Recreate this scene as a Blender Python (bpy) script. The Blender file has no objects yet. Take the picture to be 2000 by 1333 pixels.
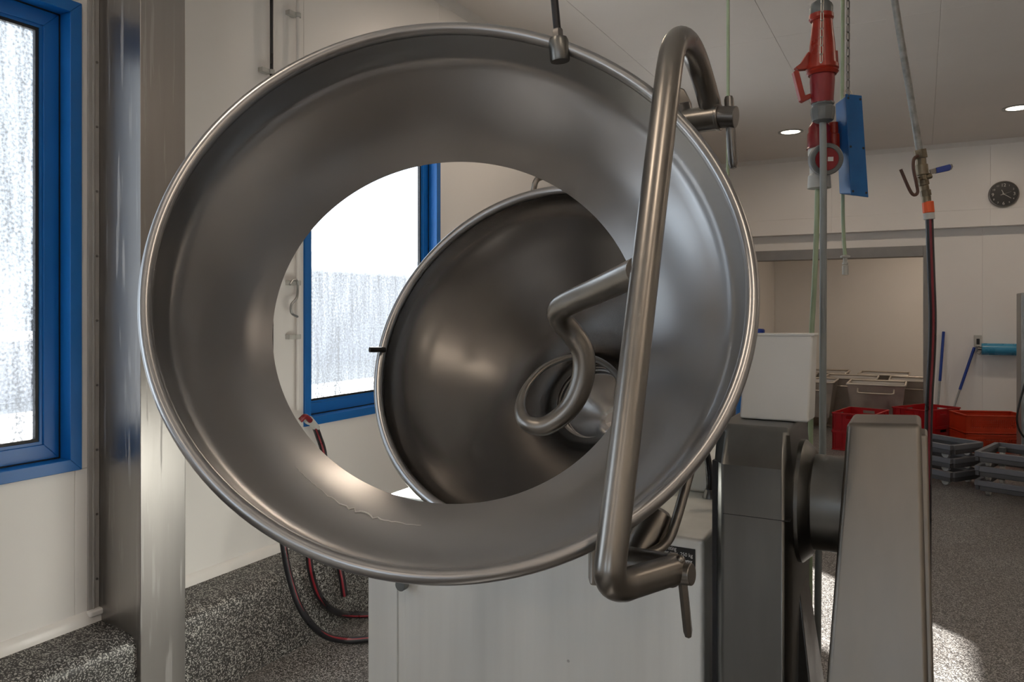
import bpy, math, random
from mathutils import Vector, Matrix, Quaternion
random.seed(7)
S = bpy.context.scene
COL = S.collection
# ------------------------------------------------------------------ camera, sky, sun, exposure
FPX, CX, HY, EYE = 1480.0, 1000.0, 605.0, 1.5
YAW = math.radians(28.4)
FW = Vector((-math.sin(YAW), math.cos(YAW), 0)); RT = Vector((math.cos(YAW), math.sin(YAW), 0)); UP = Vector((0, 0, 1))
cam = bpy.data.cameras.new('camera'); camo = bpy.data.objects.new('camera', cam); COL.objects.link(camo)
camo.location = (0, 0, EYE); camo.rotation_euler = (math.pi/2, 0, YAW)
cam.sensor_width = 36; cam.lens = 36*FPX/2000; cam.shift_y = (HY-666.5)/2000; cam.clip_start = .02
S.camera = camo
W = bpy.data.worlds.new('sky'); S.world = W; W.use_nodes = True
bg = W.node_tree.nodes['Background']; bg.inputs[0].default_value = (.80, .90, 1, 1); bg.inputs[1].default_value = 3.2
SUN_DIR = Vector((.725*.851, -.689*.851, -.525))
sl = bpy.data.lights.new('sun', 'SUN'); sl.energy = 34; sl.angle = math.radians(.9); sl.color = (1, .95, .87)
so = bpy.data.objects.new('sun', sl); COL.objects.link(so); so.rotation_euler = SUN_DIR.to_track_quat('-Z', 'Y').to_euler(); so.location = (-8, 8, 7)
VS = S.view_settings; VS.view_transform = 'Standard'; VS.look = 'None'; VS.exposure = 0.13; VS.gamma = 1; VS.use_curve_mapping = False
S.cycles.use_denoising = True
S.cycles.max_bounces = 6; S.cycles.diffuse_bounces = 4; S.cycles.use_adaptive_sampling = True; S.cycles.adaptive_threshold = .05; S.cycles.transparent_max_bounces = 12; S.cycles.sample_clamp_indirect = 6
LAMP_W = 7.5

# ------------------------------------------------------------------ measuring helpers (photo measurements -> metres)
def ray(px): k = (px-CX)/FPX; return FW + RT*k
def P(px, py, z): return Vector((0, 0, EYE)) + ray(px)*z - UP*((py-HY)/FPX*z)
def onX(px, py, X): d = ray(px); return P(px, py, X/d.x)
def onY(px, py, Y): d = ray(px); return P(px, py, Y/d.y)
def onH(px, py, H): return P(px, py, (EYE-H)*FPX/(py-HY))
def cv(x, y, z): return RT*x - UP*y + FW*z          # camera-frame direction (right, down, forward)

# ------------------------------------------------------------------ materials
def nt(name):
    m = bpy.data.materials.new(name); m.use_nodes = True
    n = m.node_tree.nodes; return m, n, m.node_tree.links, n['Principled BSDF']
MATS = {}
def plain(name, col, rough=.5, metal=0.0, var=.06, scale=9.0, bump=0.0, bscale=60.0, stretch=(1, 1, 1), rvar=.1, spec=.5, aniso=0.0, trans=0.0, coat=0.0, specks=0.0, drips=0.0):
    m, n, l, b = nt(name)
    tc = n.new('ShaderNodeTexCoord'); mp = n.new('ShaderNodeMapping'); mp.inputs['Scale'].default_value = stretch
    l.new(tc.outputs['Object'], mp.inputs[0])
    no = n.new('ShaderNodeTexNoise'); no.inputs['Scale'].default_value = scale; no.inputs['Detail'].default_value = 5
    l.new(mp.outputs[0], no.inputs['Vector'])
    r1 = n.new('ShaderNodeValToRGB')
    c0 = [max(0, c*(1-var*1.6)) for c in col]; c1 = [min(1, c*(1+var)) for c in col]
    r1.color_ramp.elements[0].position = .3; r1.color_ramp.elements[1].position = .72
    r1.color_ramp.elements[0].color = (*c0, 1); r1.color_ramp.elements[1].color = (*c1, 1)
    l.new(no.outputs['Fac'], r1.inputs[0]); l.new(r1.outputs[0], b.inputs['Base Color'])
    mr = n.new('ShaderNodeMapRange'); mr.inputs['To Min'].default_value = max(.02, rough-rvar); mr.inputs['To Max'].default_value = min(1, rough+rvar)
    mr.inputs['From Min'].default_value = .25; mr.inputs['From Max'].default_value = .75
    l.new(no.outputs['Fac'], mr.inputs['Value']); l.new(mr.outputs[0], b.inputs['Roughness'])
    b.inputs['Metallic'].default_value = metal; b.inputs['Specular IOR Level'].default_value = spec
    b.inputs['Anisotropic'].default_value = aniso; b.inputs['Coat Weight'].default_value = coat
    if aniso:
        t = n.new('ShaderNodeTangent'); t.direction_type = 'RADIAL'; t.axis = 'Z'; l.new(t.outputs[0], b.inputs['Tangent'])
    if bump:
        n2 = n.new('ShaderNodeTexNoise'); n2.inputs['Scale'].default_value = bscale; n2.inputs['Detail'].default_value = 3
        l.new(mp.outputs[0], n2.inputs['Vector'])
        bp = n.new('ShaderNodeBump'); bp.inputs['Strength'].default_value = bump; bp.inputs['Distance'].default_value = .002
        l.new(n2.outputs['Fac'], bp.inputs['Height']); l.new(bp.outputs[0], b.inputs['Normal'])
    last = r1.outputs[0]
    def darken(fac, col2):
        nonlocal last
        mxx = n.new('ShaderNodeMix'); mxx.data_type = 'RGBA'; l.new(fac, mxx.inputs['Factor']); l.new(last, mxx.inputs[6]); mxx.inputs[7].default_value = (*col2, 1); l.new(mxx.outputs[2], b.inputs['Base Color']); last = mxx.outputs[2]
    if specks:       # scattered chips and dirt marks
        vo = n.new('ShaderNodeTexVoronoi'); vo.inputs['Scale'].default_value = specks; l.new(tc.outputs['Object'], vo.inputs['Vector'])
        sc_ = n.new('ShaderNodeSeparateColor'); l.new(vo.outputs['Color'], sc_.inputs[0])
        a1 = n.new('ShaderNodeMath'); a1.operation = 'LESS_THAN'; a1.inputs[1].default_value = .07; l.new(vo.outputs['Distance'], a1.inputs[0])
        a2 = n.new('ShaderNodeMath'); a2.operation = 'GREATER_THAN'; a2.inputs[1].default_value = .62; l.new(sc_.outputs[0], a2.inputs[0])
        a3 = n.new('ShaderNodeMath'); a3.operation = 'MULTIPLY'; l.new(a1.outputs[0], a3.inputs[0]); l.new(a2.outputs[0], a3.inputs[1])
        a4 = n.new('ShaderNodeMath'); a4.operation = 'MULTIPLY'; a4.inputs[1].default_value = .55; l.new(a3.outputs[0], a4.inputs[0]); darken(a4.outputs[0], [c*.35 for c in col])
    if drips:        # dried water runs
        m3 = n.new('ShaderNodeMapping'); m3.inputs['Scale'].default_value = (26, 26, 1.3); l.new(tc.outputs['Object'], m3.inputs[0])
        n3 = n.new('ShaderNodeTexNoise'); n3.inputs['Scale'].default_value = 2.0; n3.inputs['Detail'].default_value = 3; l.new(m3.outputs[0], n3.inputs['Vector'])
        d1_ = n.new('ShaderNodeMapRange'); d1_.inputs['From Min'].default_value = .60; d1_.inputs['From Max'].default_value = .66; d1_.inputs['To Max'].default_value = drips; l.new(n3.outputs['Fac'], d1_.inputs['Value'])
        darken(d1_.outputs[0], (.80, .80, .80))
        ar = n.new('ShaderNodeMath'); ar.operation = 'ADD'; l.new(mr.outputs[0], ar.inputs[0]); l.new(d1_.outputs[0], ar.inputs[1]); l.new(ar.outputs[0], b.inputs['Roughness'])
    MATS[name] = m; return m
STEEL = plain('brushed_steel', (.37, .355, .34), .36, 1, .05, 3, .0, 40, (5, 5, .3), rvar=.04)
PILM = plain('pillar_steel', (.37, .355, .34), .34, 1, .05, 3, .0, 40, (5, 5, .3), rvar=.04, drips=.30)
CABST = plain('cabinet_steel', (.90, .905, .865), .5, .45, .04, 3, .0, 50, (5, 5, .3), rvar=.05, specks=17)
RINGM = plain('satin_steel', (.43, .427, .425), .30, 1, .03, 2.5, .0, 30, rvar=.03, aniso=.2)
BOWLM = plain('polished_steel', (.29, .28, .27), .26, 1, .03, 4, .0, 60, rvar=.008, aniso=.65)
CONEM = plain('bright_steel', (.62, .61, .60), .24, 1, .04, 4, rvar=.02)
TUBEM = plain('tube_steel', (.30, .28, .255), .32, 1, .10, 10, .0, 90, (1, 1, .4), rvar=.06)
COLM = plain('grey_cast_steel', (.20, .20, .19), .36, 1, .10, 4, .03, 50, (3, 3, .5), rvar=.05)
POSTM = plain('post_steel', (.26, .235, .205), .40, 1, .08, 2, .04, 60, (4, 4, .4), rvar=.06)
WALLM = plain('white_wall_panel', (.84, .825, .80), .38, 0, .02, 1.2, .02, 30, rvar=.05, spec=.4)
CEILM = plain('white_ceiling_panel', (.74, .70, .66), .45, 0, .025, 1.2, rvar=.05, spec=.3)
TRIMM = plain('white_trim', (.80, .78, .75), .4, 0, .03)
BLUEF = plain('blue_frame_paint', (.006, .14, .46), .36, 0, .04, 6, .0, 40, rvar=.03)
GASK = plain('black_rubber', (.012, .012, .013), .5, 0, .1)
BLACKH = plain('black_hose_rubber', (.015, .015, .018), .32, 0, .2, 20)
REDH = plain('red_hose_stripe', (.20, .012, .02), .33, 0, .15, 20)
GALV = plain('galvanised_grey', (.42, .43, .42), .42, .85, .12, 12)
STRIPM = plain('grey_strip', (.42, .41, .39), .45, .2, .06)
DOORST = plain('door_frame_grey', (.27, .265, .26), .45, .2, .06)
REDP = plain('red_plastic', (.30, .020, .008), .33, 0, .14, 16)
DKRED = plain('dark_red_plastic', (.22, .008, .012), .35, 0, .14, 16)
CRATER = plain('crate_red', (.40, .006, .010), .40, 0, .10, 8)
CRATEO = plain('crate_orange', (.55, .045, .012), .42, 0, .10, 8)
GREYP = plain('grey_plastic', (.13, .14, .14), .42, 0, .1, 12)
LGREYP = plain('pale_grey_plastic', (.50, .50, .47), .45, 0, .08, 12)
CABLEG = plain('grey_cable', (.24, .26, .26), .40, 0, .08, 12)
GREENC = plain('pale_green_cable', (.36, .45, .30), .42, 0, .10, 14)
BLUEB = plain('blue_box_paint', (.004, .11, .33), .38, 0, .12, 14)
BLUEH = plain('blue_handle', (.008, .045, .30), .38, 0, .1)
BLUER = plain('blue_film', (.05, .30, .50), .30, 0, .08)
WHITEP = plain('white_plastic', (.80, .80, .77), .36, 0, .03, 3, .02, 30)
DOLLYM = plain('dolly_grey', (.15, .155, .175), .48, 0, .08, 6)
DOLLYD = plain('dolly_dark', (.07, .07, .075), .5, 0, .08, 6)
WHEELW = plain('white_wheel', (.62, .62, .60), .4, 0, .05)
BINM = plain('bin_steel', (.60, .55, .49), .45, 1, .10, 6, .04, 40)
BRASS = plain('worn_brass', (.23, .19, .13), .45, .8, .25, 40)
RUSTP = plain('weathered_pipe', (.26, .26, .25), .5, .6, .25, 40)
ORANGEP = plain('orange_coupling', (.75, .10, .015), .4, 0, .06)
DKSTEEL = plain('dark_steel', (.22, .21, .20), .35, 1, .1, 10)
CHAINM = plain('chain_steel', (.55, .52, .46), .35, 1, .1)
BLACKP = plain('black_plastic', (.012, .012, .012), .35, 0, .1)
SILV = plain('silver_print', (.55, .53, .50), .45, .2, .04)
PRINTW = plain('white_print', (.72, .72, .70), .5, 0, .02)
BROWN = plain('brown_wood', (.10, .045, .03), .5, 0, .15)
SHEDM = plain('outside_wall', (.62, .64, .68), .8, 0, .05, 1)
YARDM = plain('outside_ground', (.62, .62, .62), .9, 0, .06, 1)

def terrazzo(name, dark, light, amount, rough, tint=.15):
    m, n, l, b = nt(name)
    tc = n.new('ShaderNodeTexCoord')
    v = n.new('ShaderNodeTexVoronoi'); v.inputs['Scale'].default_value = 250; v.inputs['Randomness'].default_value = 1
    l.new(tc.outputs['Object'], v.inputs['Vector'])
    sp = n.new('ShaderNodeSeparateColor'); l.new(v.outputs['Color'], sp.inputs[0])
    r = n.new('ShaderNodeValToRGB'); r.color_ramp.interpolation = 'LINEAR'
    r.color_ramp.elements[0].position = 1-amount-.05; r.color_ramp.elements[0].color = (*dark, 1)
    r.color_ramp.elements[1].position = min(1, 1-amount+.25); r.color_ramp.elements[1].color = (*light, 1)
    l.new(sp.outputs[0], r.inputs[0])
    no = n.new('ShaderNodeTexNoise'); no.inputs['Scale'].default_value = 2.2; no.inputs['Detail'].default_value = 6
    l.new(tc.outputs['Object'], no.inputs['Vector'])
    mx = n.new('ShaderNodeMix'); mx.data_type = 'RGBA'; mx.blend_type = 'MULTIPLY'; mx.inputs['Factor'].default_value = 1
    r2 = n.new('ShaderNodeValToRGB'); r2.color_ramp.elements[0].position = .3; r2.color_ramp.elements[1].position = .7
    r2.color_ramp.elements[0].color = (.66, .62, .60, 1); r2.color_ramp.elements[1].color = (1, 1, 1, 1)
    l.new(no.outputs['Fac'], r2.inputs[0]); l.new(r.outputs[0], mx.inputs[6]); l.new(r2.outputs[0], mx.inputs[7])
    l.new(mx.outputs[2], b.inputs['Base Color'])
    mr = n.new('ShaderNodeMapRange'); mr.inputs['To Min'].default_value = rough-.08; mr.inputs['To Max'].default_value = rough+.12
    l.new(no.outputs['Fac'], mr.inputs['Value']); l.new(mr.outputs[0], b.inputs['Roughness'])
    bp = n.new('ShaderNodeBump'); bp.inputs['Strength'].default_value = .25; bp.inputs['Distance'].default_value = .0015
    l.new(sp.outputs[1], bp.inputs['Height']); l.new(bp.outputs[0], b.inputs['Normal'])
    return m
FLOORM = terrazzo('speckled_floor', (.055, .05, .048), (.46, .45, .43), .42, .36)
KERBM = terrazzo('speckled_kerb', (.032, .031, .030), (.52, .52, .49), .36, .46)
FLOOR2 = plain('beige_floor', (.36, .30, .25), .45, 0, .12, 4)

def glass_mat(name, lo, hi, split=None, film=.08):
    m, n, l, b = nt(name); n.remove(b); out = n['Material Output']
    tc = n.new('ShaderNodeTexCoord'); mp = n.new('ShaderNodeMapping'); mp.inputs['Scale'].default_value = (9, 9, .8)
    l.new(tc.outputs['Object'], mp.inputs[0])
    no = n.new('ShaderNodeTexNoise'); no.inputs['Scale'].default_value = 3.0; no.inputs['Detail'].default_value = 8; no.inputs['Roughness'].default_value = .7
    l.new(mp.outputs[0], no.inputs['Vector'])
    n2 = n.new('ShaderNodeTexNoise'); n2.inputs['Scale'].default_value = 95; n2.inputs['Detail'].default_value = 5
    l.new(tc.outputs['Object'], n2.inputs['Vector'])
    ad = n.new('ShaderNodeMath'); ad.operation = 'ADD'; l.new(no.outputs['Fac'], ad.inputs[0]); l.new(n2.outputs['Fac'], ad.inputs[1])
    mr = n.new('ShaderNodeMapRange'); mr.inputs['From Min'].default_value = .78; mr.inputs['From Max'].default_value = 1.22
    mr.inputs['To Min'].default_value = lo; mr.inputs['To Max'].default_value = hi
    l.new(ad.outputs[0], mr.inputs['Value']); fac = mr.outputs[0]
    if split:            # the grime film ends at this height
        sp = n.new('ShaderNodeSeparateXYZ'); l.new(tc.outputs['Object'], sp.inputs[0])
        mm = n.new('ShaderNodeMapRange'); mm.inputs['From Min'].default_value = split-.02; mm.inputs['From Max'].default_value = split+.02; mm.inputs['To Min'].default_value = 1; mm.inputs['To Max'].default_value = .06
        l.new(sp.outputs[2], mm.inputs['Value'])
        mu = n.new('ShaderNodeMath'); mu.operation = 'MULTIPLY'; l.new(fac, mu.inputs[0]); l.new(mm.outputs[0], mu.inputs[1]); fac = mu.outputs[0]
    tr = n.new('ShaderNodeBsdfTransparent'); tr.inputs[0].default_value = (.96, .97, .98, 1)
    tl = n.new('ShaderNodeBsdfTranslucent'); tl.inputs[0].default_value = (film*.93, film, film*1.1, 1)
    m1 = n.new('ShaderNodeMixShader'); l.new(fac, m1.inputs[0]); l.new(tr.outputs[0], m1.inputs[1]); l.new(tl.outputs[0], m1.inputs[2])
    gl = n.new('ShaderNodeBsdfGlossy'); gl.inputs['Roughness'].default_value = .05
    fr = n.new('ShaderNodeLayerWeight'); pw = n.new('ShaderNodeMath'); pw.operation = 'POWER'; pw.inputs[1].default_value = 5; l.new(fr.outputs['Facing'], pw.inputs[0])
    m2 = n.new('ShaderNodeMixShader'); l.new(pw.outputs[0], m2.inputs[0]); l.new(m1.outputs[0], m2.inputs[1]); l.new(gl.outputs[0], m2.inputs[2])
    l.new(m2.outputs[0], out.inputs[0]); return m
GLASS1 = glass_mat('dirty_window_glass', .58, 1.0, film=.046)
GLASS2 = glass_mat('half_dirty_window_glass', .55, 1.0, 1.71, film=.055)
GLASS3 = glass_mat('cleaner_window_glass', .08, .30)
CLEARG = glass_mat('clear_window_glass', 0, .001)
def emit(name, col, s):
    m, n, l, b = nt(name); b.inputs['Base Color'].default_value = (*col, 1); b.inputs['Emission Color'].default_value = (*col, 1); b.inputs['Emission Strength'].default_value = s
    return m
LAMPM = emit('lamp_diffuser', (1, .86, .70), 6)

# ------------------------------------------------------------------ mesh building helpers
class MB:
    def __init__(s): s.v = []; s.f = []
    def add(s, vs, fs):
        o = len(s.v); s.v += [Vector(v) for v in vs]; s.f += [tuple(i+o for i in f) for f in fs]; return s
    def box(s, x0, x1, y0, y1, z0, z1):
        return s.add([(x, y, z) for z in (z0, z1) for y in (y0, y1) for x in (x0, x1)],
                     [(0, 2, 3, 1), (4, 5, 7, 6), (0, 1, 5, 4), (2, 6, 7, 3), (0, 4, 6, 2), (1, 3, 7, 5)])
    def hexa(s, b, t):     # bottom quad, top quad (same winding)
        return s.add(list(b)+list(t), [(3, 2, 1, 0), (4, 5, 6, 7), (0, 1, 5, 4), (1, 2, 6, 5), (2, 3, 7, 6), (3, 0, 4, 7)])
    def prism(s, poly, ext):
        n = len(poly); e = Vector(ext); poly = [Vector(p) for p in poly]
        return s.add(poly+[p+e for p in poly], [tuple(range(n))[::-1], tuple(range(n, 2*n))]+[(i, (i+1) % n, (i+1) % n+n, i+n) for i in range(n)])
    def tube(s, pts, r, n=16, caps=True, closed=False):
        pts = [Vector(p) for p in pts]; N = len(pts); rs = r if isinstance(r, (list, tuple)) else [r]*N
        tan = []
        for i in range(N):
            a = pts[(i-1) % N] if closed or i > 0 else pts[i]; b = pts[(i+1) % N] if closed or i < N-1 else pts[i]
            tan.append((b-a).normalized())
        u = tan[0].orthogonal().normalized(); vs = []
        for i in range(N):
            if i > 0: u = tan[i-1].rotation_difference(tan[i]) @ u
            u = (u-tan[i]*u.dot(tan[i])).normalized(); w = tan[i].cross(u)
            for k in range(n):
                a = 2*math.pi*k/n; vs.append(pts[i]+(u*math.cos(a)+w*math.sin(a))*rs[i])
        fs = []
        for i in range(N if closed else N-1):
            j = (i+1) % N
            for k in range(n): k2 = (k+1) % n; fs.append((i*n+k, i*n+k2, j*n+k2, j*n+k))
        if caps and not closed: fs += [tuple(range(n))[::-1], tuple((N-1)*n+k for k in range(n))]
        return s.add(vs, fs)
    def cyl(s, a, b, r0, r1=None, n=24): return s.tube([a, b], [r0, r0 if r1 is None else r1], n)
    def lathe(s, prof, M=None, n=48, closed=False):
        M = M or Matrix.Identity(4); vs = []; N = len(prof)
        for r, h in prof:
            for k in range(n):
                a = 2*math.pi*k/n; vs.append(M @ Vector((r*math.cos(a), r*math.sin(a), h)))
        fs = []
        for i in range(N if closed else N-1):
            j = (i+1) % N
            for k in range(n): k2 = (k+1) % n; fs.append((i*n+k, i*n+k2, j*n+k2, j*n+k))
        if not closed:
            if prof[0][0] > 1e-6: fs.append(tuple(range(n))[::-1])
            if prof[-1][0] > 1e-6: fs.append(tuple((N-1)*n+k for k in range(n)))
        return s.add(vs, fs)
    def ball(s, c, r, n=14):
        return s.lathe([(max(1e-4, r*math.sin(math.pi*i/8)), -r*math.cos(math.pi*i/8)) for i in range(9)], Matrix.Translation(Vector(c)), n)
    def mesh(s, name, sharp=32):
        me = bpy.data.meshes.new(name); me.from_pydata([tuple(v) for v in s.v], [], s.f); me.validate()
        me.polygons.foreach_set('use_smooth', [True]*len(me.polygons)); me.set_sharp_from_angle(angle=math.radians(sharp)); me.update(); return me
    def build(s, name, mat, parent=None, bevel=0, seg=2, local=False, sharp=32):
        return put(name, s.mesh(name, sharp), mat, parent, bevel, seg, local)
def put(name, me, mat, parent=None, bevel=0, seg=2, local=False):
    if mat and not me.materials: me.materials.append(mat)
    o = bpy.data.objects.new(name, me); COL.objects.link(o)
    if parent:
        o.parent = parent
        if not local and parent.type == 'EMPTY': o.location = -parent.location
    if bevel:
        b = o.modifiers.new('bevel', 'BEVEL'); b.width = bevel; b.segments = seg; b.limit_method = 'ANGLE'; b.angle_limit = math.radians(40); b.harden_normals = True
    return o
def tag(o, label=None, cat=None, group=None, kind=None):
    if label: o['label'] = label
    if cat: o['category'] = cat
    if group: o['group'] = group
    if kind: o['kind'] = kind
    return o
def empty(name, loc=(0, 0, 0), rz=0.0):
    o = bpy.data.objects.new(name, None); COL.objects.link(o); o.location = loc; o.rotation_euler = (0, 0, rz); o.empty_display_size = .1; return o
def struct(name, loc=(0, 0, 0)): return tag(empty(name, loc), kind='structure')
def copy_tree(o, parent=None):
    c = o.copy(); COL.objects.link(c); c.parent = parent
    for ch in o.children: copy_tree(ch, c)
    return c
def bend(pts, r, k=8):
    pts = [Vector(p) for p in pts]; out = [pts[0]]
    for i in range(1, len(pts)-1):
        a, b, c = pts[i-1], pts[i], pts[i+1]; rr = r[i-1] if isinstance(r, (list, tuple)) else r
        d = min(rr, (a-b).length*.49, (c-b).length*.49); p0 = b+(a-b).normalized()*d; p1 = b+(c-b).normalized()*d
        for j in range(k+1):
            t = j/k; out.append(p0*(1-t)**2+b*2*t*(1-t)+p1*t*t)
    return out+[pts[-1]]
def spline(pts, k=8):
    pts = [Vector(p) for p in pts]; q = [pts[0]*2-pts[1]]+pts+[pts[-1]*2-pts[-2]]; out = []
    for i in range(1, len(q)-2):
        for j in range(k):
            t = j/k; a, b, c, d = q[i-1], q[i], q[i+1], q[i+2]
            out.append(.5*((2*b)+(c-a)*t+(2*a-5*b+4*c-d)*t*t+(3*b-a-3*c+d)*t**3))
    return out+[pts[-1]]
def frame(C, nrm, ref=UP):
    z = nrm.normalized(); x = ref.cross(z).normalized(); y = z.cross(x)
    return Matrix(((x.x, y.x, z.x, C.x), (x.y, y.y, z.y, C.y), (x.z, y.z, z.z, C.z), (0, 0, 0, 1)))
def text(s, size, mat, parent, M, name='lettering', ext=.0004, local=False):
    c = bpy.data.curves.new('t', 'FONT'); c.body = s; c.size = size; c.extrude = ext
    t = bpy.data.objects.new('t', c); COL.objects.link(t); dg = bpy.context.evaluated_depsgraph_get()
    me = bpy.data.meshes.new_from_object(t.evaluated_get(dg)); bpy.data.objects.remove(t); me.transform(M); me.name = name
    me.materials.clear(); return put(name, me, mat, parent, local=local)

# ------------------------------------------------------------------ the room
XL, XR, YF, YB, YU, CH = -2.65, 5.6, -3.6, 10.5, 10.35, 3.46
XK = -2.43
tag(MB().box(XL-.3, XR+.3, YF-.3, YB-.02, -.2, 0).build('floor', FLOORM), kind='structure')
tag(MB().box(-2.6, 3.0, YB-.02, 14.2, -.2, 0).build('floor', FLOOR2), kind='structure')
ceil = struct('ceiling')
xs = [XL, -1.98, -.93, .11, 1.16, 2.2, 3.25, 4.3, XR]
for i in range(len(xs)-1):
    for y0, y1 in ((YF, 1.0), (1.0, 5.7), (5.7, YB)):
        MB().box(xs[i], xs[i+1], y0, y1, CH, CH+.1).build('panel', CEILM, ceil, bevel=.004)
WIN = [(.30, 1.652), (2.766, 3.947), (5.70, 6.88), (-1.0, .26)]  # last one is unseen, added for more daylight and reflections in the ring
SILL, HEAD = .928, 2.594
wl = struct('wall_left')
def wpanel(parent, *b): MB().box(*b).build('panel', WALLM, parent, bevel=.003)
TH = .12
for y0, y1 in ((YF, -2.2), (-2.2, -1.0), (.26, .30)): wpanel(wl, XL-TH, XL, y0, y1, 0, CH)
wpanel(wl, XL-TH, XL, -1.0, .26, 0, SILL); wpanel(wl, XL-TH, XL, -1.0, .26, HEAD, CH)
wpanel(wl, XL-TH, XL, .30, 1.632, 0, SILL); wpanel(wl, XL-TH, XL, 1.632, 2.766, 0, SILL)
wpanel(wl, XL-TH, XL, .30, 1.652, HEAD, CH); wpanel(wl, XL-TH, XL, 1.652, 2.766, SILL, CH)
wpanel(wl, XL-TH, XL, 2.766, 3.947, 0, SILL); wpanel(wl, XL-TH, XL, 2.766, 3.947, HEAD, CH)
wpanel(wl, XL-TH, XL, 3.947, 5.70, 0, CH)
wpanel(wl, XL-TH, XL, 5.70, 6.88, 0, SILL); wpanel(wl, XL-TH, XL, 5.70, 6.88, HEAD, CH)
wpanel(wl, XL-TH, XL, 6.88, 8.6, 0, CH); wpanel(wl, XL-TH, XL, 8.6, YB+.2, 0, CH)
wf = struct('wall_front'); wr = struct('wall_right')
ADDED_FWIN = [(-1.98, -.93), (.11, 1.16)]  # unseen windows behind the camera, added to bring daylight onto the cabinet front
for i in range(len(xs)-1):
    if (xs[i], xs[i+1]) in ADDED_FWIN:
        wpanel(wf, xs[i], xs[i+1], YF-TH, YF, 0, SILL); wpanel(wf, xs[i], xs[i+1], YF-TH, YF, HEAD, CH)
    else: wpanel(wf, xs[i], xs[i+1], YF-TH, YF, 0, CH)
for i in range(8): wpanel(wr, XR, XR+.2, YF+i*(YB-YF)/8, YF+(i+1)*(YB-YF)/8, 0, CH)
# back wall: recessed lower part with the doorway, upper part standing proud of it
wb = struct('wall_back')
UB = 2.468; DT = 2.15; DX0, DX1 = -2.2, .016
sx = [XL, -1.0, .70, 2.4, 4.1, XR]
for i in range(5):
    wpanel(wb, sx[i], sx[i+1], YU, YB+.2, UB+.20, CH)
    wpanel(wb, sx[i], sx[i+1], YU, YB+.2, UB, UB+.20)
for a, b in ((XL, DX0-.09), ): wpanel(wb, a, b, YB, YB+.2, 0, UB)
for a, b in ((DX0-.09, -.9), (-.9, DX1+.095)): wpanel(wb, a, b, YB, YB+.2, DT+.13, UB)
for a, b in ((DX1+.095, .63), (.63, 2.3), (2.3, 4.0), (4.0, XR)): wpanel(wb, a, b, YB, YB+.2, 0, UB)
d1 = struct('door_1')
MB().box(DX0-.09, DX0, YB-.012, YB+.212, 0, DT+.13).build('jamb', DOORST, d1, bevel=.004)
MB().box(DX1, DX1+.095, YB-.012, YB+.212, 0, DT+.13).build('jamb', DOORST, d1, bevel=.004)
MB().box(DX0, DX1, YB-.012, YB+.212, DT, DT+.13).build('header', DOORST, d1, bevel=.004)
# room beyond the doorway
w2 = struct('wall_store')
wpanel(w2, -2.42, -2.26, YB+.2, 14.0, 0, 2.9); wpanel(w2, -2.26, 2.8, 13.8, 14.0, 0, 2.9); wpanel(w2, 2.8, 3.0, YB+.2, 14.0, 0, 2.9)
c2 = struct('ceiling_store'); MB().box(-2.5, 3.0, YB+.19, 14.1, 2.9, 3.0).build('panel', CEILM, c2)
# coved speckled kerb along the left wall and white trim on top of it
prof = [(XL-.02, 0), (XK, 0), (XK, .30), (XK-.006, .325), (XK-.02, .342), (XK-.05, .352), (XL-.02, .372)]
kb = MB().prism([(x, YF, z) for x, z in prof], (0, YB-YF, 0)).build('baseboard_left', KERBM, sharp=50); tag(kb, kind='structure')
tb = MB().prism([(x, YF, z) for x, z in ((XL-.001, .36), (XL+.022, .362), (XL+.02, .395), (XL+.006, .41), (XL-.001, .412))], (0, 1.725-YF, 0)).build('trim_1', TRIMM, sharp=50); tag(tb, kind='structure')
tb = MB().prism([(x, 1.912, z) for x, z in ((XL-.001, .36), (XL+.022, .362), (XL+.02, .395), (XL+.006, .41), (XL-.001, .412))], (0, YB-1.912, 0)).build('trim_2', TRIMM, sharp=50); tag(tb, kind='structure')
bb = MB().box(DX1+.11, XR, YB-.05, YB+.01, 0, .30).build('baseboard_back', KERBM, bevel=.012); tag(bb, kind='structure')
ct = MB().prism([(XL, YF, CH), (XL+.05, YF, CH), (XL, YF, CH-.05)], (0, YB-YF, 0)).build('trim_3', TRIMM); tag(ct, kind='structure')
ct = MB().prism([(XL, YU, CH), (XL, YU-.05, CH), (XL, YU, CH-.05)], (XR-XL, 0, 0)).build('trim_4', TRIMM); tag(ct, kind='structure')

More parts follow.
